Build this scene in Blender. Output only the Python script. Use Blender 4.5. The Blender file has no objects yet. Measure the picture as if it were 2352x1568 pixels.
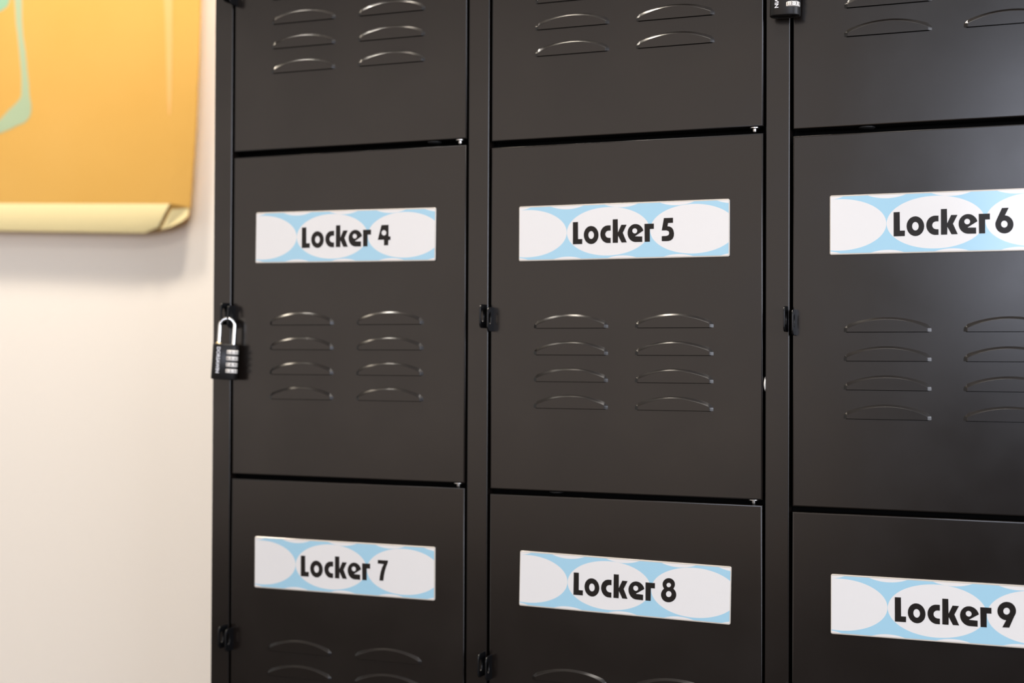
import bpy, math, random
from mathutils import Vector, Matrix
from mathutils.geometry import tessellate_polygon

S = bpy.context.scene
C = S.collection
PI = math.pi
R = math.radians

# ------------------------------------------------------------------ helpers
class MB:
    """collects faces; build() links them as one mesh object"""
    def __init__(s):
        s.v = []; s.f = []; s.m = []
    def add(s, vs, fs, mi=0):
        b = len(s.v); s.v += [tuple(p) for p in vs]
        for f in fs:
            s.f.append(tuple(b + i for i in f)); s.m.append(mi)
    def box(s, x0, x1, y0, y1, z0, z1, mi=0):
        vs = [(x, y, z) for z in (z0, z1) for y in (y0, y1) for x in (x0, x1)]
        s.add(vs, [(0, 2, 3, 1), (4, 5, 7, 6), (0, 1, 5, 4), (2, 6, 7, 3), (0, 4, 6, 2), (1, 3, 7, 5)], mi)
    def loft(s, rings, mi=0, closed=True, cap0=False, cap1=False):
        n = len(rings[0]); b = len(s.v)
        for r in rings: s.v += [tuple(p) for p in r]
        for k in range(len(rings) - 1):
            for i in range(n if closed else n - 1):
                j = (i + 1) % n
                s.f.append((b + k*n + i, b + k*n + j, b + (k+1)*n + j, b + (k+1)*n + i)); s.m.append(mi)
        if cap0: s.f.append(tuple(b + i for i in reversed(range(n)))); s.m.append(mi)
        if cap1: s.f.append(tuple(b + (len(rings)-1)*n + i for i in range(n))); s.m.append(mi)
    def poly(s, loops, to3, mi=0, flip=False):
        """flat polygon with holes; loops of 2d points"""
        tri = tessellate_polygon([[Vector((p[0], p[1], 0)) for p in l] for l in loops])
        pts = [p for l in loops for p in l]
        out = []
        for t in tri:
            a, b2, c = (pts[i] for i in t)
            ar = (b2[0]-a[0])*(c[1]-a[1]) - (b2[1]-a[1])*(c[0]-a[0])
            if abs(ar) < 1e-14: continue
            t = tuple(t) if ar > 0 else tuple(reversed(t))
            out.append(tuple(reversed(t)) if flip else t)
        s.add([to3(p) for p in pts], out, mi)
    def tube(s, path, rad, n=14, mi=0, caps=True):
        rings = []; up = None
        for i, p in enumerate(path):
            p = Vector(p)
            a = Vector(path[max(0, i-1)]); b = Vector(path[min(len(path)-1, i+1)])
            t = (b - a).normalized()
            if up is None:
                up = t.orthogonal().normalized()
            up = (up - t * up.dot(t)).normalized(); w = t.cross(up)
            r = rad[i] if isinstance(rad, (list, tuple)) else rad
            rings.append([p + up*r*math.cos(2*PI*k/n) + w*r*math.sin(2*PI*k/n) for k in range(n)])
        s.loft(rings, mi, True, caps, caps)
    def build(s, name, mats, parent=None, loc=(0, 0, 0), smooth=30, wn=False):
        me = bpy.data.meshes.new(name); me.from_pydata(s.v, [], s.f); me.validate()
        for m in (mats if isinstance(mats, (list, tuple)) else [mats]): me.materials.append(m)
        if len(me.polygons) == len(s.m):
            me.polygons.foreach_set('material_index', s.m)
        if smooth:
            me.polygons.foreach_set('use_smooth', [True]*len(me.polygons))
            me.set_sharp_from_angle(angle=R(smooth))
        me.update()
        o = bpy.data.objects.new(name, me); C.objects.link(o)
        o.parent = parent; o.location = loc
        if wn:
            md = o.modifiers.new('weighted_normal', 'WEIGHTED_NORMAL'); md.keep_sharp = True; md.weight = 90
        return o

def empty(name, loc):
    o = bpy.data.objects.new(name, None); C.objects.link(o); o.location = loc; o.empty_display_size = .05
    return o

def tag(o, label=None, cat=None, group=None, kind=None):
    for k, v in (('label', label), ('category', cat), ('group', group), ('kind', kind)):
        if v: o[k] = v
    return o

def copy_tree(o, parent=None):
    c = o.copy(); C.objects.link(c); c.parent = parent
    for ch in list(o.children): copy_tree(ch, c)
    return c

def rrect(x0, x1, z0, z1, r, n=5):
    """rounded rectangle, counter-clockwise"""
    pts = []
    for cx, cz, a0 in ((x1-r, z1-r, 0), (x0+r, z1-r, 90), (x0+r, z0+r, 180), (x1-r, z0+r, 270)):
        for i in range(n+1):
            a = R(a0 + 90*i/n); pts.append((cx + r*math.cos(a), cz + r*math.sin(a)))
    return pts

def text_geo(body, size):
    cu = bpy.data.curves.new('t', 'FONT'); cu.body = body; cu.size = size
    cu.align_x = 'CENTER'; cu.align_y = 'CENTER'; cu.resolution_u = 3; cu.offset = size*.028
    ob = bpy.data.objects.new('t', cu); C.objects.link(ob)
    dg = bpy.context.evaluated_depsgraph_get()
    me = bpy.data.meshes.new_from_object(ob.evaluated_get(dg))
    vs = [tuple(v.co) for v in me.vertices]; fs = [tuple(p.vertices) for p in me.polygons]
    bpy.data.objects.remove(ob); bpy.data.curves.remove(cu); bpy.data.meshes.remove(me)
    return vs, fs

# ------------------------------------------------------------------ materials
def mat(name, col, rough=.5, metal=0, spec=.5, coat=0, bump=None, rvar=None, cvar=None):
    m = bpy.data.materials.new(name); m.use_nodes = True
    nt = m.node_tree; b = nt.nodes['Principled BSDF']
    b.inputs['Base Color'].default_value = (*col, 1)
    b.inputs['Roughness'].default_value = rough
    b.inputs['Metallic'].default_value = metal
    b.inputs['Specular IOR Level'].default_value = spec
    b.inputs['Coat Weight'].default_value = coat
    b.inputs['Coat Roughness'].default_value = .08
    if bump or rvar or cvar:
        tc = nt.nodes.new('ShaderNodeTexCoord')
    def noise(scale, detail=4, vec=None):
        n = nt.nodes.new('ShaderNodeTexNoise'); n.inputs['Scale'].default_value = scale; n.inputs['Detail'].default_value = detail
        nt.links.new(tc.outputs['Object'] if vec is None else vec, n.inputs['Vector']); return n
    if bump:
        n = noise(bump[0]); bp = nt.nodes.new('ShaderNodeBump'); bp.inputs['Strength'].default_value = bump[1]
        bp.inputs['Distance'].default_value = bump[2] if len(bump) > 2 else .001
        nt.links.new(n.outputs['Fac'], bp.inputs['Height']); nt.links.new(bp.outputs['Normal'], b.inputs['Normal'])
    if rvar:
        n = noise(rvar[0], 6); mr = nt.nodes.new('ShaderNodeMapRange')
        mr.inputs['From Min'].default_value = .3; mr.inputs['From Max'].default_value = .7
        mr.inputs['To Min'].default_value = rough - rvar[1]; mr.inputs['To Max'].default_value = rough + rvar[1]
        nt.links.new(n.outputs['Fac'], mr.inputs['Value']); nt.links.new(mr.outputs['Result'], b.inputs['Roughness'])
    if cvar:
        n = noise(cvar[0], 5); mx = nt.nodes.new('ShaderNodeMix'); mx.data_type = 'RGBA'
        mx.inputs['A'].default_value = (*col, 1); mx.inputs['B'].default_value = (*cvar[1], 1)
        nt.links.new(n.outputs['Fac'], mx.inputs['Factor']); nt.links.new(mx.outputs['Result'], b.inputs['Base Color'])
    return m

def lin(r, g, b):
    f = lambda c: (c/255/12.92) if c/255 <= .04045 else ((c/255+.055)/1.055)**2.4
    return (f(r), f(g), f(b))

M = {}
M['steel'] = mat('black_powder_coat', (.0072, .0052, .0042), .22, spec=.5, bump=(900, .05, .0004), rvar=(9, .04))
M['inside'] = mat('locker_interior_black', (.0025, .0025, .0025), .8, spec=.1)
M['gloss'] = mat('black_gloss_metal', (.004, .004, .0045), .3, spec=.35)
M['chrome'] = mat('chrome', (.78, .78, .76), .14, 1)
M['zinc'] = mat('zinc_hinge', (.62, .60, .57), .3, 1)
M['brass'] = mat('brass_collar', (.75, .58, .32), .3, 1)
M['lockbody'] = mat('padlock_black', (.008, .007, .0065), .32, spec=.3, rvar=(120, .05))
M['dial'] = mat('dial_white_metal', (.86, .82, .76), .3, .0)
M['digit'] = mat('dial_digit_ink', (.10, .085, .075), .5)
M['white_ink'] = mat('white_ink', (.78, .78, .80), .5)
M['rubber'] = mat('dark_rubber', (.02, .02, .02), .35)
M['bumper'] = mat('white_plastic', (.8, .79, .76), .35)
M['acrylic'] = mat('acrylic_edge', lin(206, 198, 186), .12)
M['letter'] = mat('black_print', (.016, .0135, .012), .28, spec=.16)
M['wall'] = mat('white_wall_paint', lin(250, 243, 232), .7, spec=.25, bump=(140, .06, .001))
M['ceiling'] = mat('ceiling_paint', lin(240, 238, 232), .8)
M['floor'] = mat('dark_grey_floor', lin(66, 60, 56), .6, cvar=(3, lin(54, 50, 47)))
M['canvas'] = mat('orange_canvas', lin(220, 174, 94), .85, spec=.15, bump=(700, .25, .001), cvar=(5, lin(212, 164, 80)))
M['fold'] = mat('pale_canvas_bounce_lit', lin(255, 238, 180), .85, spec=.15, bump=(700, .2, .001))  # pale canvas, colour lifted further for bounce light from below
M['teal'] = mat('grey_green_paint', lin(176, 192, 158), .8, spec=.15, cvar=(14, lin(166, 186, 152)))
M['tan'] = mat('faded_tan_paint', lin(236, 186, 122), .85, spec=.15, cvar=(14, lin(232, 180, 108)))

def print_material():
    """light blue card with rows of white ovals: one row of large ovals, edge rows of small ones"""
    m = mat('oval_print', (1, 1, 1), .14, spec=.5)
    nt = m.node_tree; b = nt.nodes['Principled BSDF']
    tc = nt.nodes.new('ShaderNodeTexCoord'); sp = nt.nodes.new('ShaderNodeSeparateXYZ')
    nt.links.new(tc.outputs['Object'], sp.inputs[0])
    def mth(op, a, c=None, d=None):
        n = nt.nodes.new('ShaderNodeMath'); n.operation = op
        for i, v in enumerate((a, c, d)):
            if v is None: continue
            if isinstance(v, (int, float)): n.inputs[i].default_value = v
            else: nt.links.new(v, n.inputs[i])
        return n.outputs[0]
    def row(xc, pitch, zc, a, bb):
        x = mth('WRAP', mth('SUBTRACT', sp.outputs['X'], xc), pitch/2, -pitch/2)
        x = mth('DIVIDE', x, a); z = mth('DIVIDE', mth('SUBTRACT', sp.outputs['Z'], zc), bb)
        return mth('LESS_THAN', mth('ADD', mth('MULTIPLY', x, x), mth('MULTIPLY', z, z)), 1.0)
    big = row(-.0176, .1113, 0, .0555, .0309)
    top = row(.0002, .0730, .0503, .0365, .0203)
    bot = row(.0012, .0735, -.0515, .0367, .0203)
    fac = mth('MAXIMUM', mth('MAXIMUM', big, top), bot)
    mx = nt.nodes.new('ShaderNodeMix'); mx.data_type = 'RGBA'
    mx.inputs['A'].default_value = (*lin(166, 209, 228), 1); mx.inputs['B'].default_value = (*lin(232, 230, 227), 1)
    nt.links.new(fac, mx.inputs['Factor']); nt.links.new(mx.outputs['Result'], b.inputs['Base Color'])
    return m
M['print'] = print_material()
M['blocker'] = mat('blocker_grey', lin(105, 102, 100), .7)
M['teal2'] = mat('darker_green_paint', lin(150, 190, 160), .8, spec=.15)

# outlines of the printed letters and numerals, in tenths of a millimetre from the middle of a sign
G={"L":[[[-650.3,131],[-579.9,132.4],[-577.4,-88.7],[-520,-88.9],[-521.2,-154.6],[-649,-154.9]]],"o":[[[-300.2,-44.3],[-303.5,-74.4],[-313.4,-102.3],[-329.2,-126],[-349.9,-144],[-374.1,-155.1],[-400.1,-158.4],[-426.2,-153.7],[-450.5,-141.4],[-471.5,-122.3],[-487.6,-97.6],[-497.8,-69.1],[-501.4,-38.6],[-498.1,-8.4],[-488.1,19.5],[-472.2,43.3],[-451.4,61.3],[-427.1,72.3],[-401.1,75.4],[-375.1,70.7],[-350.8,58.3],[-329.9,39.1],[-313.9,14.4],[-303.8,-14]],[[-363.1,-42.5],[-364.3,-55.4],[-368,-67.3],[-373.9,-77.5],[-381.6,-85.2],[-390.7,-89.9],[-400.4,-91.4],[-410.1,-89.4],[-419.2,-84.2],[-427,-76],[-433,-65.5],[-436.8,-53.4],[-438.1,-40.4],[-436.9,-27.5],[-433.2,-15.6],[-427.3,-5.4],[-419.5,2.3],[-410.5,7],[-400.8,8.4],[-391.1,6.4],[-382,1.2],[-374.2,-6.9],[-368.2,-17.4],[-364.4,-29.6]]],"c":[[[-138.1,-150.9],[-174.5,-150.7],[-183.5,-150.7],[-202.2,-146.5],[-220,-138.5],[-236.3,-127.1],[-250.5,-112.5],[-262.1,-95.5],[-270.7,-76.4],[-276,-56],[-277.8,-35],[-276.2,-14],[-271,6.1],[-262.6,24.7],[-251.1,41.1],[-237,54.8],[-220.9,65.3],[-203.1,72.3],[-184.4,75.5],[-175.5,75.7],[-139.1,75.3],[-138.8,7.2],[-164,7.2],[-168.1,7.2],[-179.2,5.1],[-189.3,0.5],[-198,-6.5],[-204.5,-15.5],[-208.6,-25.8],[-210,-36.9],[-208.5,-48],[-204.4,-58.6],[-197.7,-67.9],[-189,-75.4],[-178.8,-80.7],[-167.7,-83.3],[-163.7,-84.3],[-138.4,-85]]],"k":[[[-112.6,150.3],[-44.5,150.9],[-41.6,-18.3],[2.4,77.3],[73.9,76.5],[23.4,-25.8],[76.9,-148.7],[6.9,-149],[-39.2,-60.8],[-41.1,-150.6],[-111.4,-150.2]]],"e":[[[289.6,-8.8],[184.6,-74.1],[280.4,-78.1],[280.7,-148.4],[189.2,-147.4],[168.1,-143.8],[148,-135.7],[129.6,-123.7],[113.6,-108],[100.8,-89.3],[91.7,-68.4],[86.5,-46],[85.5,-23.1],[88.7,-0.6],[96.1,20.6],[107.2,39.7],[121.8,55.9],[139.1,68.6],[158.5,77.3],[179.3,81.6],[200.5,81.4],[221.5,76.7],[241.2,67.7],[259,54.7],[274.2,38.3],[286.2,19.1],[294.4,-2.2]],[[213.6,-5.9],[211.7,-16.9],[206.2,-26.5],[197.6,-33.5],[187.1,-37],[175.9,-36.7],[165.4,-32.6],[156.8,-25.1],[151.1,-15.2],[149.1,-4],[151,7],[156.6,16.6],[165.2,23.6],[175.7,27.1],[186.9,26.8],[197.4,22.6],[206,15.1],[211.6,5.2]]],"r":[[[308.3,79.9],[431.9,80.2],[432.1,12.3],[379.8,11.7],[380.4,-148.2],[312,-148.5]]],"5":[[[534.2,-11.1],[562.5,144.7],[680.5,145],[680.8,80.9],[616.8,80.1],[609.7,39.8],[636.4,36.9],[665.2,20.7],[684.7,-7.8],[694.1,-46.4],[692.1,-84.7],[678.6,-117],[655,-137.3],[626.2,-145.6],[593.8,-146.9],[534.7,-145.3],[534.5,-81.7],[593.6,-80.5],[615.2,-74.8],[627.4,-61.9],[630.9,-46],[626.5,-29.1],[615,-17.6],[593.4,-11.4]]],"4":[[[589.2,138.7],[697.2,140],[699.6,-17.1],[729.2,-17.7],[730,-66],[697.7,-67.8],[696.1,-137.8],[631.3,-139.2],[630.1,-61.8],[535.4,-62.5]],[[665.1,31.9],[663.1,19.5],[657,8.7],[647.4,0.8],[635.6,-3.3],[622.9,-3],[610.9,1.5],[601.1,9.8],[594.5,20.8],[592.1,33.3],[594.2,45.7],[600.3,56.5],[609.9,64.4],[621.8,68.5],[634.4,68.2],[646.4,63.7],[656.2,55.4],[662.7,44.3]]],"6":[[[563.4,139.2],[637.8,139.7],[596.2,54],[598.9,53.6],[619.4,48.7],[638.6,39.3],[655.6,26.1],[669.7,9.4],[680.3,-9.9],[686.9,-31],[689.3,-53],[687.2,-74.9],[680.9,-95.7],[670.6,-114.5],[656.7,-130.5],[639.9,-143],[620.9,-151.4],[600.5,-155.4],[579.6,-154.7],[559.2,-149.4],[540.1,-139.7],[523.3,-126.1],[509.4,-109.1],[499.1,-89.5],[492.9,-68.2],[490.9,-46.1],[493.4,-24.2],[500.2,-3.5]],[[625,-48.6],[622.9,-62.2],[616.7,-74],[607.2,-82.6],[595.6,-87],[583.2,-86.6],[571.5,-81.5],[562,-72.3],[555.8,-60.1],[553.6,-46.4],[555.8,-32.8],[562,-21],[571.5,-12.4],[583.1,-8.1],[595.5,-8.4],[607.2,-13.6],[616.7,-22.8],[622.9,-34.9]]],"7":[[[547.7,139],[702.6,139.4],[700.2,110.5],[676.3,55],[656.5,-6.2],[642.2,-73.2],[633.8,-138.6],[573.2,-138.8],[579.6,-83],[592.6,-22.1],[612.5,39.3],[637.1,85.8],[546.7,89.6]]],"8":[[[547.7,25.9],[538.7,38.5],[532.7,52.8],[529.9,68.2],[530.3,84],[534.1,99.6],[540.9,114.3],[550.6,127.6],[562.8,138.8],[576.9,147.6],[592.3,153.5],[608.4,156.4],[624.6,156.1],[640.2,152.6],[654.6,146],[667.1,136.7],[677.2,125.1],[684.6,111.5],[688.9,96.6],[690,81],[687.8,65.2],[682.4,50.1],[674,36.1],[671.8,27.9],[686.3,15.3],[697.7,0],[705.5,-17.4],[709.4,-36.2],[709.1,-55.7],[704.7,-74.9],[696.4,-93.2],[684.6,-109.7],[669.6,-123.7],[652.2,-134.7],[633.1,-142.2],[613,-145.9],[592.9,-145.6],[573.5,-141.4],[555.6,-133.3],[540.1,-121.8],[527.5,-107.3],[518.5,-90.4],[513.3,-71.9],[512.3,-52.5],[515.4,-33],[522.5,-14.3],[533.3,2.9],[547.4,17.8]],[[638.8,72.7],[637.2,63.1],[632.4,54.4],[624.9,47.6],[615.7,43.5],[605.7,42.7],[596.3,45.3],[588.6,50.9],[583.4,58.8],[581.5,68.2],[583,77.8],[587.9,86.5],[595.4,93.3],[604.6,97.4],[614.6,98.1],[624,95.6],[631.7,90],[636.9,82.1]],[[648.2,-39.6],[646.3,-52.6],[640.3,-64.3],[631,-73.5],[619.4,-78.9],[606.9,-79.9],[595.2,-76.4],[585.5,-68.9],[579,-58.1],[576.6,-45.5],[578.5,-32.5],[584.5,-20.7],[593.9,-11.6],[605.5,-6.2],[617.9,-5.2],[629.7,-8.7],[639.3,-16.2],[645.8,-27]]],"9":[[[548.9,-135.6],[591,-50.6],[583.3,-50.2],[563.7,-46.6],[545.3,-39],[529.1,-27.6],[515.5,-12.9],[505.2,4.5],[498.5,23.9],[495.8,44.6],[497,65.7],[502.3,86.5],[511.4,105.9],[523.8,123.4],[539.2,138.2],[556.8,149.7],[576.1,157.4],[596.2,161.1],[616.3,160.6],[635.6,156],[653.4,147.4],[669,135.1],[681.7,119.7],[691.1,101.8],[696.8,82.1],[698.6,61.3],[696.3,40.3],[690.2,19.8],[680.3,0.8],[625.2,-133.3]],[[631.6,56.6],[629.5,43.1],[623.3,31],[613.9,21.7],[602.3,16.2],[589.9,15.3],[578.3,19.1],[568.8,27.1],[562.7,38.4],[560.5,51.6],[562.6,65],[568.8,77.1],[578.3,86.5],[589.9,91.9],[602.2,92.8],[613.8,89],[623.3,80.9],[629.4,69.7]]]}

# ------------------------------------------------------------------ measures (metres; X along the lockers, Z up, fronts at Y = 0)
W, H = .3614, .45            # door
PITCH = .39795               # column pitch
XL = .0335                   # left edge of the first door
GL, GR = .0038, .0033        # gaps beside a door
ROWZ = {0: .4585, 1: 0.0, 2: -.4564, 3: -.9140}
DROP = {1: .006, 2: 0.0, 3: -.006}   # the columns hang a few millimetres apart
FLOOR, CEIL, WALL_Y = -1.205, 2.10, .462
cxd = lambda col: XL + (col-1)*PITCH + W/2

# ------------------------------------------------------------------ setting
def plane_struct(name, x0, x1, y0, y1, z0, z1, m):
    b = MB(); b.box(x0, x1, y0, y1, z0, z1); return tag(b.build(name, m, smooth=0), kind='structure')
plane_struct('wall_back', -3.2, 4.2, WALL_Y, WALL_Y+.1, FLOOR, CEIL, M['wall'])
plane_struct('floor', -6, 6, -12, WALL_Y+.1, FLOOR-.1, FLOOR, M['floor'])
plane_struct('ceiling', -3.2, 4.2, -5.5, WALL_Y+.1, CEIL, CEIL+.1, M['ceiling'])
plane_struct('half_wall_blocker', .2, 4.2, -5.7, -5.6, FLOOR, -.12, M['blocker'])  # unseen half wall, added to darken reflections in the lower right doors

# ------------------------------------------------------------------ locker cabinet
TOPZ, BOTZ = .712, -1.165
cab = empty('locker_cabinet', (0, 0, FLOOR))
tag(cab, 'tall black steel locker cabinet with columns of louvered doors against the white wall', 'lockers')
def Zc(z): return z - FLOOR
CABW = .0297 + 3*PITCH

def rounded_bar(b, x0, x1, z0, z1, depth, r=.0016, n=4):
    """vertical strip with rolled front edges"""
    prof = [(x0, depth)]
    for i in range(n+1):
        a = R(90*i/n); prof.append((x0 + r - r*math.cos(a), r - r*math.sin(a)))
    for i in range(n+1):
        a = R(90*i/n); prof.append((x1 - r + r*math.sin(a), r - r*math.cos(a)))
    prof.append((x1, depth))
    b.loft([[(x, y, z1) for x, y in prof], [(x, y, z0) for x, y in prof]], 0, False)
    for z, fl in ((z1, 0), (z0, 1)):
        pts = [(x, y, z) for x, y in prof]
        b.add(pts, [tuple(range(len(pts))) if fl else tuple(reversed(range(len(pts))))])

# carcass: sides, back, top, bottom, partitions and shelves
b = MB()
b.box(.0008, .0028, .016, .452, Zc(BOTZ), Zc(TOPZ)); b.box(CABW-.0028, CABW-.0008, .016, .452, Zc(BOTZ), Zc(TOPZ))
b.box(.0028, CABW-.0028, .449, .452, Zc(BOTZ), Zc(TOPZ))
b.box(.0, CABW, .0, .453, Zc(TOPZ), Zc(TOPZ)+.02)
b.box(.0, CABW, .0, .453, Zc(FLOOR)+.004, Zc(BOTZ))
for col in (1, 2):
    xm = XL + col*PITCH - GL - .0148
    b.box(xm-.001, xm+.001, .016, .449, Zc(BOTZ), Zc(TOPZ))
for r0, r1 in ((0, 1), (1, 2), (2, 3)):
    for col in (1, 2, 3):
        zm = (ROWZ[r0]+ROWZ[r1])/2 + DROP[col]
        xa = XL + (col-1)*PITCH - GL - .013; xb = xa + PITCH - .0035
        b.box(xa, xb, .034, .449, Zc(zm)-.010, Zc(zm)+.010)
b.build('carcass', M['inside'], cab, smooth=0)
b = MB(); b.box(.02, CABW-.02, .03, .43, 0, .006); b.build('plinth', M['rubber'], cab, smooth=0)

# stiles: the strips left and right of every door column
stiles = []
for k in range(4):
    x0 = k*PITCH + (.0001 if k else 0)
    b = MB(); rounded_bar(b, 0, .0296, 0, TOPZ-BOTZ, .018)
    stiles.append(b.build('stile', M['steel'], cab, (x0, 0, Zc(BOTZ)), smooth=50, wn=True))

# ---- a pressed tab with an oval padlock hole (plate in the YZ plane)
def tab_mesh(p, h, hole_y, hole_z, hy, hz, t=.0022, r=.0065):
    b = MB(); bev = .0006
    def outline(i):
        o = []
        for y, z in ((.001, -h/2+i),):
            o.append((y, z))
        for cy, cz, a0 in ((-p+r, -h/2+r, 270), (-p+r, h/2-r, 180)):
            for k in range(7):
                a = R(a0 - 90*k/6); o.append((cy + (r-i)*math.cos(a), cz + (r-i)*math.sin(a)))
        o.append((.001, h/2-i))
        return o
    def hole(i):
        return [(-hole_y + (hy+i)*math.cos(2*PI*k/24), hole_z + (hz+i)*math.sin(2*PI*k/24)) for k in range(24)]
    lay = [(0, bev), (bev*.3, bev*.3), (bev, 0), (t-bev, 0), (t-bev*.3, bev*.3), (t, bev)]
    b.loft([[(x, y, z) for y, z in outline(i)] for x, i in lay], 0, True)
    b.loft([[(x, y, z) for y, z in reversed(hole(i))] for x, i in lay], 0, True)
    b.poly([outline(bev), hole(bev)], lambda q: (0, q[0], q[1]), 0, True)
    b.poly([outline(bev), hole(bev)], lambda q: (t, q[0], q[1]), 0, False)
    return b

# ---- one door
def rect(i, x0=-W/2, x1=W/2, z0=-H/2, z1=H/2): return [(x0+i, z0+i), (x1-i, z0+i), (x1-i, z1-i), (x0+i, z1-i)]
LV_W, LV_P, LV_X, LV_Z = .0508, .0346, .0687, -.0134
door = None
b = MB(); er = .0017
steps = [(0, .018), (0, er), (er*.08, er*.62), (er*.29, er*.29), (er*.62, er*.08), (er, 0)]
b.loft([[(x, y, z) for x, z in rect(i)] for i, y in steps], 0, True)
holes = []
for sx in (-1, 1):
    for k in range(4):
        z = LV_Z - k*LV_P; x = sx*LV_X
        holes.append([(x-LV_W+.003, z-.0007), (x-LV_W+.003, z+.005), (x+LV_W-.003, z+.005), (x+LV_W-.003, z-.0007)])
b.poly([rect(er)] + holes, lambda q: (q[0], 0, q[1]))
b.loft([[(x, .018, z) for x, z in rect(0)], [(x, .018, z) for x, z in rect(.012)]], 0, True)
door = b.build('door', M['steel'], cab, smooth=50, wn=True)

# ---- one louver: raised hood with a bevelled arched rim, open along its straight lower edge
def louver_mesh():
    b = MB(); N = 36; h = .0023
    def arc_z(x, w, ze, za):      # circular arc through (+-w, ze) and (0, za)
        s_ = za-ze; rr = (w*w + s_*s_)/(2*s_); return za - rr + math.sqrt(rr*rr - x*x)
    wo, zeo, zao, wi, zei, zai = LV_W, .0070, .0174, LV_W-.0046, .0042, .0146
    def ring(fr):
        w = wo + (wi-wo)*fr; ze = zeo + (zei-zeo)*fr; za = zao + (zai-zao)*fr
        rc = .0040*(1-min(fr, 1)) + .0004
        pts = [(-w, 0.0), (-w, ze*.35), (-w, ze - rc)]
        for k in range(1, 5):
            a = R(90*k/5); pts.append((-w + rc - rc*math.cos(a), ze - rc + rc*math.sin(a)))
        for k in range(N+1):
            x = -(w-rc) + 2*(w-rc)*k/N; pts.append((x, arc_z(x, w, ze, za)))
        for k in range(4, 0, -1):
            a = R(90*k/5); pts.append((w - rc + rc*math.cos(a), ze - rc + rc*math.sin(a)))
        pts += [(w, ze-rc), (w, ze*.35), (w, 0.0)]
        return pts
    prof = [(0, 0), (.06, -.05*h), (.18, -.20*h), (.82, -.88*h), (.94, -.97*h), (1.03, -h)]
    b.loft([[(x, y, z) for x, z in ring(f)] for f, y in prof], 0, False)
    inner = ring(1.03)
    b.poly([inner], lambda q: (q[0], -h, q[1]), 0, True)
    # lip along the lower edge
    xe = inner[0][0]
    b.add([(xe, -h, 0), (-xe, -h, 0), (-xe, -h+.0011, 0), (xe, -h+.0011, 0)], [(0, 3, 2, 1)])
    return b
lv0 = None
lm = louver_mesh()
for sx in (-1, 1):
    for k in range(4):
        loc = (sx*LV_X, 0, LV_Z - k*LV_P)
        if lv0 is None: lv0 = lm.build('vent_louver', M['steel'], door, loc, smooth=42, wn=True)
        else:
            c = lv0.copy(); C.objects.link(c); c.parent = door; c.location = loc

# door side of the hasp
b = tab_mesh(.0195, .0318, .0128, .0015, .0040, .0078)
b.build('hasp_tab', M['gloss'], door, (W*-.5+.0022, 0, -.0019))

# hinge pin at the lower right corner: washer and round pin end
def lathe(b, prof, n=20, mi=0):
    b.loft([[(r*math.cos(2*PI*k/n), r*math.sin(2*PI*k/n), z) for k in range(n)] for r, z in prof], mi, True, True, True)
b = MB(); lathe(b, [(.0055, .0016), (.0064, .0010), (.0064, .0000), (.0055, -.0006), (.0026, -.0006), (.0026, -.0034), (.0022, -.0046), (.0010, -.0052)][::-1])
b.build('hinge_pin', M['zinc'], door, (.1685, .0080, -H/2-.0012))

doors = {}
for row in (0, 1, 2, 3):
    for col in (1, 2, 3):
        d = door if not doors else copy_tree(door, cab)
        d.location = (cxd(col), 0, Zc(ROWZ[row]+DROP[col])); doors[(row, col)] = d
        
# stile side of each hasp
tab = None
for row in (0, 1, 2, 3):
    for col in (1, 2, 3):
        st = stiles[col-1]
        loc = (cxd(col) - .1880 - st.location.x, 0, Zc(ROWZ[row]+DROP[col]) - Zc(BOTZ) + .0022)
        if tab is None: tab = tab_mesh(.0225, .0312, .0150, .0003, .0044, .0080).build('lock_tab', M['gloss'], st, loc)
        else:
            c = tab.copy(); C.objects.link(c); c.parent = st; c.location = loc
# rubber plugs in the gaps, and the white bumper beside the Locker 5 door
def plug(col, row, dx):
    b = MB(); lathe(b, [(.0100, .0), (.0096, -.0012), (.0080, -.0022), (.0045, -.0028), (.0008, -.003)][::-1])
    b.build('rubber_plug', M['rubber'], doors[(row, col)], (dx, .0115, -H/2-.0006))
plug(3, 0, -.094); plug(2, 1, -.091); plug(1, 0, .129)
b = MB(); n = 20
b.loft([[(x, r*math.cos(2*PI*k/n), r*math.sin(2*PI*k/n)) for k in range(n)] for r, x in ((.0100, .0002), (.0097, -.0012), (.0082, -.0022), (.0050, -.0030), (.0010, -.0032))], 0, True, True, True)
st = stiles[2]
bp = b.build('door_bumper', M['bumper'], st, (cxd(2)+W/2+GR-st.location.x+.0002, .0085, -.0832 - BOTZ))
bp['label'] = 'round white plastic bumper'

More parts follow.
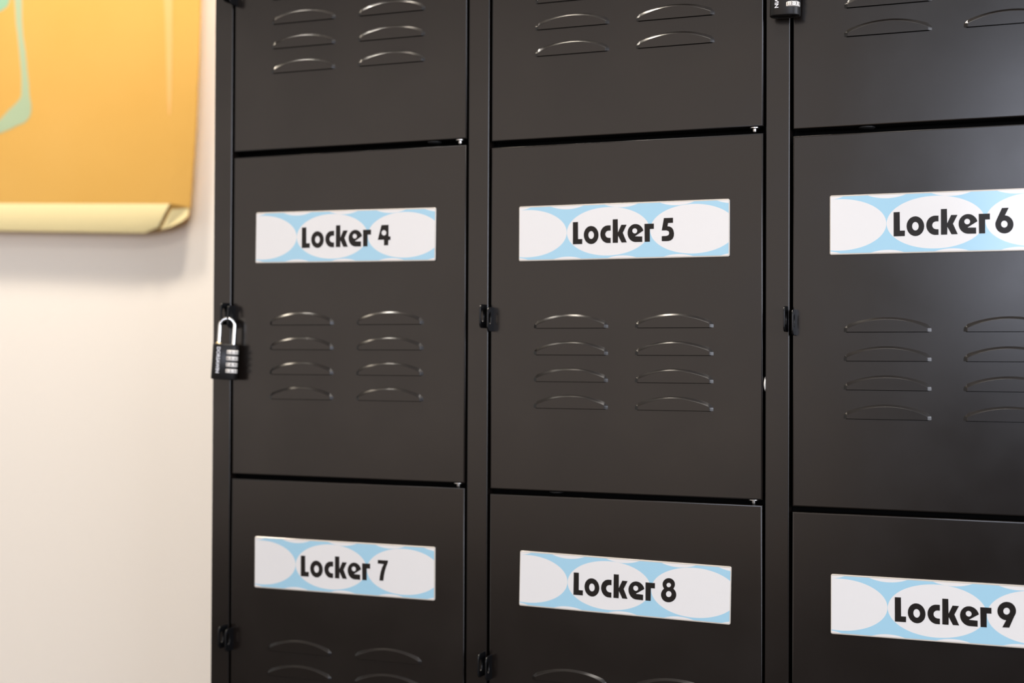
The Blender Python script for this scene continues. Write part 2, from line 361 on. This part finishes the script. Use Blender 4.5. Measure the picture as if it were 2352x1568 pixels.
# ------------------------------------------------------------------ number signs
GL_ORDER = ['L', 'o', 'c', 'k', 'e', 'r']
SW, SH, ST = .2796, .0716, .0028
def sign(num, row, col, sx, sz, ro, where):
    b = MB(); bev = .0005
    def ring(i, y): return [(x, y, z) for x, z in rrect(-SW/2+i, SW/2-i, -SH/2+i, SH/2-i, .0022-i, 4)]
    b.loft([ring(bev, 0), ring(0, -bev), ring(0, -ST+bev), ring(bev, -ST)], 0, True, True, False)
    b.poly([rrect(-SW/2+bev, SW/2-bev, -SH/2+bev, SH/2-bev, .0017, 4)], lambda q: (q[0], -ST, q[1]))
    s = b.build('locker_sign', M['acrylic'])
    s.location = (cxd(col)+sx, -.0003, ROWZ[row]+DROP[col]+sz); s.rotation_euler = (0, -ro, 0)
    b = MB(); m = .0010
    b.poly([rrect(-SW/2+m, SW/2-m, -SH/2+m*1.7, SH/2-m*1.7, .0010, 3)], lambda q: (q[0], -ST-.00012, q[1]))
    b.build('printed_card', M['print'], s, smooth=0)
    b = MB()
    for g in GL_ORDER + [str(num)]:
        b.poly([[(x*1e-4, z*1e-4) for x, z in l] for l in G[g]], lambda q: (q[0], -ST-.00026, q[1]))
    b.build('lettering', M['letter'], s, smooth=0)['label'] = 'black lettering'
    tag(s, 'light blue sign with white ovals reading Locker %d, %s' % (num, where), 'sign', 'locker number signs')
    return s
sign(4, 1, 1, -.0023, .1082, -.009, 'above the padlocked left door')
sign(5, 1, 2, -.0002, .1097, .0, 'on the central door')
sign(6, 1, 3, .0040, .1148, 0, 'cut off by the right edge')
sign(7, 2, 1, -.0006, .1092, 0, 'on the door under Locker 4')
sign(8, 2, 2, .0028, .1149, -.0165, 'on the door under Locker 5')
sign(9, 2, 3, .0060, .1170, 0, 'on the door under Locker 6')

# ------------------------------------------------------------------ padlocks
PB_W, PB_D, PB_H = .0182, .0108, .050
def sup(a, i=0, n=2.8):
    c, s_ = math.cos(a), math.sin(a); w, d = PB_W-i, PB_D-i
    return (w*math.copysign(abs(c)**(2/n), c), d*math.copysign(abs(s_)**(2/n), s_))
def front_y(x, n=2.8): return -PB_D*(1-abs(x/PB_W)**n)**(1/n)
def padlock():
    top = -.036                       # top of the body below the shackle bow
    root = empty('padlock', (0, 0, 0))
    b = MB(); n = 48
    ring = lambda i, z: [(*sup(2*PI*k/n, i), z) for k in range(n)]
    b.loft([ring(.0042, top-PB_H+.0012), ring(.0036, top-PB_H), ring(.0010, top-PB_H), ring(.0003, top-PB_H+.0004), ring(0, top-PB_H+.0012),
            ring(0, top-.0012), ring(.0004, top-.0004), ring(.0012, top), ring(.0034, top), ring(.0042, top-.0016)], 0, True, True, True)
    b.build('lock_body', M['lockbody'], root, smooth=40)
    # shackle: two legs joined by a half circle
    b = MB(); r = .0102; path = [(-r, 0, top-.004), (-r, 0, top+.006), (-r, 0, -.018), (-r, 0, -r)]
    path += [(-r*math.cos(R(a)), 0, -r + r*math.sin(R(a))) for a in range(12, 169, 12)]
    path += [(r, 0, -r), (r, 0, -.018), (r, 0, top+.006), (r, 0, top-.004)]
    b.tube(path, .0027, 16); b.build('shackle', M['chrome'], root, smooth=60)
    b = MB()
    b.loft([[(-r + q*math.cos(2*PI*k/20), q*math.sin(2*PI*k/20), z) for k in range(20)] for q, z in ((.0031, top-.001), (.0042, top-.001), (.0042, top+.0016), (.0036, top+.0024), (.0028, top+.0024))], 0, True)
    b.build('shackle_collar', M['brass'], root)['label'] = 'brass coloured collar'
    # four number dials
    dx, dy, dr, dh = .0098, -.0052, .0088, .0058
    for k in range(4):
        b = MB(); z0 = top - .0110 - k*.0088
        rings = [(dr-.0009, -dh/2), (dr-.0002, -dh/2+.0004), (dr, -dh/2+.001), (dr, dh/2-.001), (dr-.0002, dh/2-.0004), (dr-.0009, dh/2)]
        b.loft([[(q*math.cos(2*PI*i/40), q*math.sin(2*PI*i/40), z) for i in range(40)] for q, z in rings], 0, True, True, True)
        for dgt in range(10):
            vs, fs = text_geo(str(dgt), .0050)
            a0 = -PI/2 + R(4) + (dgt-2-(0 if k == 3 else (k*3) % 7))*R(36)
            pts = [((dr+.00012)*math.cos(a0 + x/dr), (dr+.00012)*math.sin(a0 + x/dr), y) for x, y, _ in vs]
            b.add(pts, fs, 1)
            for w in (-.5,):
                aa = a0 + w*R(36); q = dr+.00008
                b.add([(q*math.cos(aa-.02), q*math.sin(aa-.02), -dh/2+.001), (q*math.cos(aa+.02), q*math.sin(aa+.02), -dh/2+.001),
                       (q*math.cos(aa+.02), q*math.sin(aa+.02), dh/2-.001), (q*math.cos(aa-.02), q*math.sin(aa-.02), dh/2-.001)], [(0, 1, 2, 3)], 1)
        b.build('number_dial', [M['dial'], M['digit']], root, (dx, dy, z0), smooth=40)
    # white name printed down the left of the front, curved with the body
    vs, fs = text_geo('DORSAWIN', .0066)
    L = max(v[0] for v in vs) - min(v[0] for v in vs); k = .0365/L
    b = MB(); pts = []
    for x, y, _ in vs:
        px = -.0088 + y*1.0; pz = top - PB_H/2 + .0022 - x*k
        pts.append((px, front_y(px)-.00015, pz))
    b.add(pts, fs); b.build('lettering', M['white_ink'], root, smooth=0)['label'] = 'white lettering'
    return root
pl = padlock()
def hang(p, row, col, tilt, turn, dx=0):
    p.location = (cxd(col)-.1810+dx, -.0160, ROWZ[row]+DROP[col]-.0048); p.rotation_euler = (0, R(tilt), R(turn))
pl2 = copy_tree(pl)
hang(pl, 1, 1, 3.2, 25, .0020); hang(pl2, 0, 3, 1.5, 0, -.0045)
tag(pl, 'black combination padlock with chrome shackle hanging at the Locker 4 door by the wall', 'padlock', 'combination padlocks')
tag(pl2, 'black combination padlock cut off by the top edge, on the door above Locker 6', 'padlock', 'combination padlocks')

# ------------------------------------------------------------------ painting on the wall
CAMP = Vector((1.15675, -1.73148, -.05354))
YB, YF = WALL_Y - .004, WALL_Y - .044
art = empty('wall_painting', (-.75, YB, .75))
tag(art, 'orange canvas painting with grey-green strokes hung on the white wall beside the lockers', 'painting')
off = Vector(art.location)
def lp(p): return Vector(p) - off
FR = [(-.3700, YF, 1.22), (-.3697, YF, .5918), (-.3688, YF, .4971), (-.3684, YF, .3552), (-.3682, YF, .2222)]
YE = YF + .007
BR = [(-.3158, YE, 1.22), (-.3158, YE, .5886), (-.3178, YE, .4946), (-.3239, YE, .3538), (-.3348, YE, .2162)]
LXA = -1.36
b = MB()
front = [(LXA, .2605), (-.3729, .2231)] + [(p[0], p[2]) for p in reversed(FR)] + [(LXA, 1.22)]
b.poly([front], lambda q: lp((q[0], YF, q[1])))
# rounded right side: front edge, bowed side, rolled rim, then back to the wall
mid = [((p[0]*.5+q_[0]*.5), YF*.5+YE*.5 - .0015, (p[2]+q_[2])/2) for p, q_ in zip(FR, BR)]
rim = [(p[0]+.0005, p[1]+.003, p[2]) for p in BR]
back = [(p[0]-.034, YB, p[2]) for p in BR]
b.loft([[lp(p) for p in q_] for q_ in (FR, mid, BR, rim, back)], 0, False)
# recess under the folded corner and the underside of the frame
rec = [(-.3729, YF+.002, .2226), (-.3682, YF+.002, .2222), (-.3348, YE, .2162), (-.3380, YE+.003, .2010), (-.3963, YE+.003, .1808), (-.4001, YE+.003, .1842)]
b.add([lp(p) for p in rec], [tuple(reversed(range(6)))])
und = [(-.3348, YE+.001, .2158), (-.3374, YE+.001, .2002), (-.3495, YE+.001, .1921), (-.3681, YE+.001, .1849), (-.3963, YE+.001, .1786), (-.4314, YE+.001, .1735), (LXA, YE+.001, .2108)]
b.loft([[lp(p) for p in und], [lp((p[0]-.030, YB, p[2]+.016)) for p in und]], 0, False)
b.box(LXA-off.x, -.34-off.x, YF-off.y, YB-off.y, 1.22-off.z, 1.2201-off.z)
b.box(LXA-off.x-.0001, LXA-off.x, YF-off.y, YB-off.y, .22-off.z, 1.22-off.z)
b.build('canvas', M['canvas'], art, smooth=40)
# pale folded bottom strip: slopes back to the wall, its lower edge rolled
def strip(name, a0, e0, mt):
    b = MB(); rings = []
    for t, bow in ((0, 0), (.10, .0010), (.5, .0020), (.88, .0010), (1, 0)):
        rings.append([lp((p[0]*(1-t)+q_[0]*t, p[1]*(1-t)+q_[1]*t - bow, p[2]*(1-t)+q_[2]*t - bow*.4)) for p, q_ in zip(a0, e0)])
    b.loft(rings, 0, False); return b.build(name, mt, art, smooth=50)
fold = strip('canvas_fold', [(LXA, YF, .2605), (-.80, YF, .2395), (-.45, YF, .2260), (-.3729, YF, .2231)],
      [(LXA, YE, .2099), (-.7648, YE, .1864), (-.4314, YE, .1727), (-.4024, YE, .1822)], M['fold'])
fold['label'] = 'pale folded bottom edge'
b = MB()
cf = [(-.3690, YF+.001, .2127), (-.3348, YE, .2148), (-.3374, YE, .1998), (-.3495, YE, .1915), (-.3681, YE, .1843), (-.3821, YE, .1799), (-.3963, YE, .1780)]
b.add([lp((p[0], p[1]-.002, p[2])) for p in cf], [tuple(reversed(range(len(cf))))])
cfo = b.build('canvas_fold', M['fold'], art, smooth=0); cfo['label'] = 'pale folded canvas corner'
def stroke(loop, mt, nm, lab):
    b = MB(); b.poly([loop], lambda q: lp((q[0], YF-.0005, q[1]))); o = b.build(nm, mt, art, smooth=0); o['label'] = lab
stroke([(-.7284, .624), (-.7248, .5813), (-.7203, .5556), (-.7157, .5214), (-.7111, .4873), (-.7097, .4618), (-.7105, .44), (-.7157, .4318), (-.7272, .4233), (-.7399, .4147), (-.761, .3973), (-.7844, .3868), (-.7842, .368), (-.7607, .3718), (-.7394, .3774), (-.7183, .3847), (-.7036, .3881), (-.6953, .3935), (-.6901, .3991), (-.6871, .4065), (-.6862, .4216), (-.6906, .4387), (-.6929, .4641), (-.6963, .4862), (-.7009, .5237), (-.7072, .5545), (-.7101, .5886), (-.7105, .6224), (-.7098, .6562), (-.7288, .658)], M['teal'], 'paint_stroke', 'long grey-green stroke')
stroke([(-.7633, .605), (-.7506, .6099), (-.7453, .6136), (-.7422, .6185), (-.7401, .6251), (-.7386, .6453), (-.7961, .6506), (-.789, .6021)], M['teal2'], 'paint_stroke', 'grey-green blot')
stroke([(-.3900, .6093), (-.3860, .5612), (-.3835, .5136), (-.3815, .4661), (-.3795, .4186), (-.3765, .3852), (-.3735, .3849), (-.3710, .4177), (-.3702, .4649), (-.3699, .5121), (-.3702, .5596), (-.3705, .6073)], M['tan'], 'paint_stroke', 'faded tan streak')

# ------------------------------------------------------------------ camera
cam = bpy.data.cameras.new('camera'); co = bpy.data.objects.new('camera', cam); C.objects.link(co); S.camera = co
yaw, pitch, roll = R(21.86669), R(.69631), R(.27031)
fw = Vector((-math.sin(yaw)*math.cos(pitch), math.cos(yaw)*math.cos(pitch), math.sin(pitch)))
r0 = Vector((math.cos(yaw), math.sin(yaw), 0)); u0 = r0.cross(fw)
rr = r0*math.cos(roll) + u0*math.sin(roll); uu = -r0*math.sin(roll) + u0*math.cos(roll)
mw = Matrix((rr, uu, -fw)).transposed().to_4x4(); mw.translation = CAMP
co.matrix_world = mw
cam.lens = 50; cam.sensor_width = 36; cam.clip_start = .05
cam.dof.use_dof = True; cam.dof.focus_distance = 1.72; cam.dof.aperture_fstop = 2.6

# ------------------------------------------------------------------ light
def area(name, loc, target, sx, sy, power, col, shape='RECTANGLE'):
    l = bpy.data.lights.new(name, 'AREA'); l.shape = shape; l.size = sx
    if shape == 'RECTANGLE': l.size_y = sy
    l.energy = power; l.color = col
    o = bpy.data.objects.new(name, l); C.objects.link(o); o.location = loc
    d = Vector(target) - Vector(loc); o.rotation_euler = d.to_track_quat('-Z', 'Y').to_euler()
    return o
# lamps on a track near the wall, a ceiling lamp, windows behind and to the right, and an added warm fill
area('track_lamp', (-.50, -.08, 1.53), (-.50, -.02, 0), .20, .20, 13, (1, .92, .82), 'DISK')
area('track_lamp.001', (-1.25, -.16, 1.53), (-1.25, -.16, 0), .26, .26, 11, (1, .87, .70), 'DISK')
area('track_lamp.002', (.12, -.05, 1.53), (.12, -.05, 0), .20, .20, 20, (1, .89, .76), 'DISK')
area('ceiling_lamp', (.7, -1.5, 1.53), (.7, -1.5, 0), .6, .6, 12, (1, .92, .84))
area('window_light', (1.7, -4.4, .62), (1.7, 0, .62), 1.8, 1.15, 50, (.78, .83, 1.0))
area('warm_reflection_fill', (-1.95, -5.0, .43), (-1.95, 0, .43), 4.3, 2.95, 31, (1, .76, .62))  # added warm panel, stands in for the bright room reflected in the doors
area('window_light.002', (4.0, -2.4, .5), (0, -2.4, .5), 3.8, 1.6, 135, (.84, .88, 1.0))
WCOL, WSTR = (1.0, .98, .95), .60
w = bpy.data.worlds.new('room_light'); S.world = w; w.use_nodes = True
bg = w.node_tree.nodes['Background']; bg.inputs['Color'].default_value = (*WCOL, 1); bg.inputs['Strength'].default_value = WSTR

S.view_settings.view_transform = 'Standard'; S.view_settings.look = 'None'
S.view_settings.exposure = 0; S.view_settings.gamma = 1; S.view_settings.use_curve_mapping = False
S.cycles.use_denoising = True
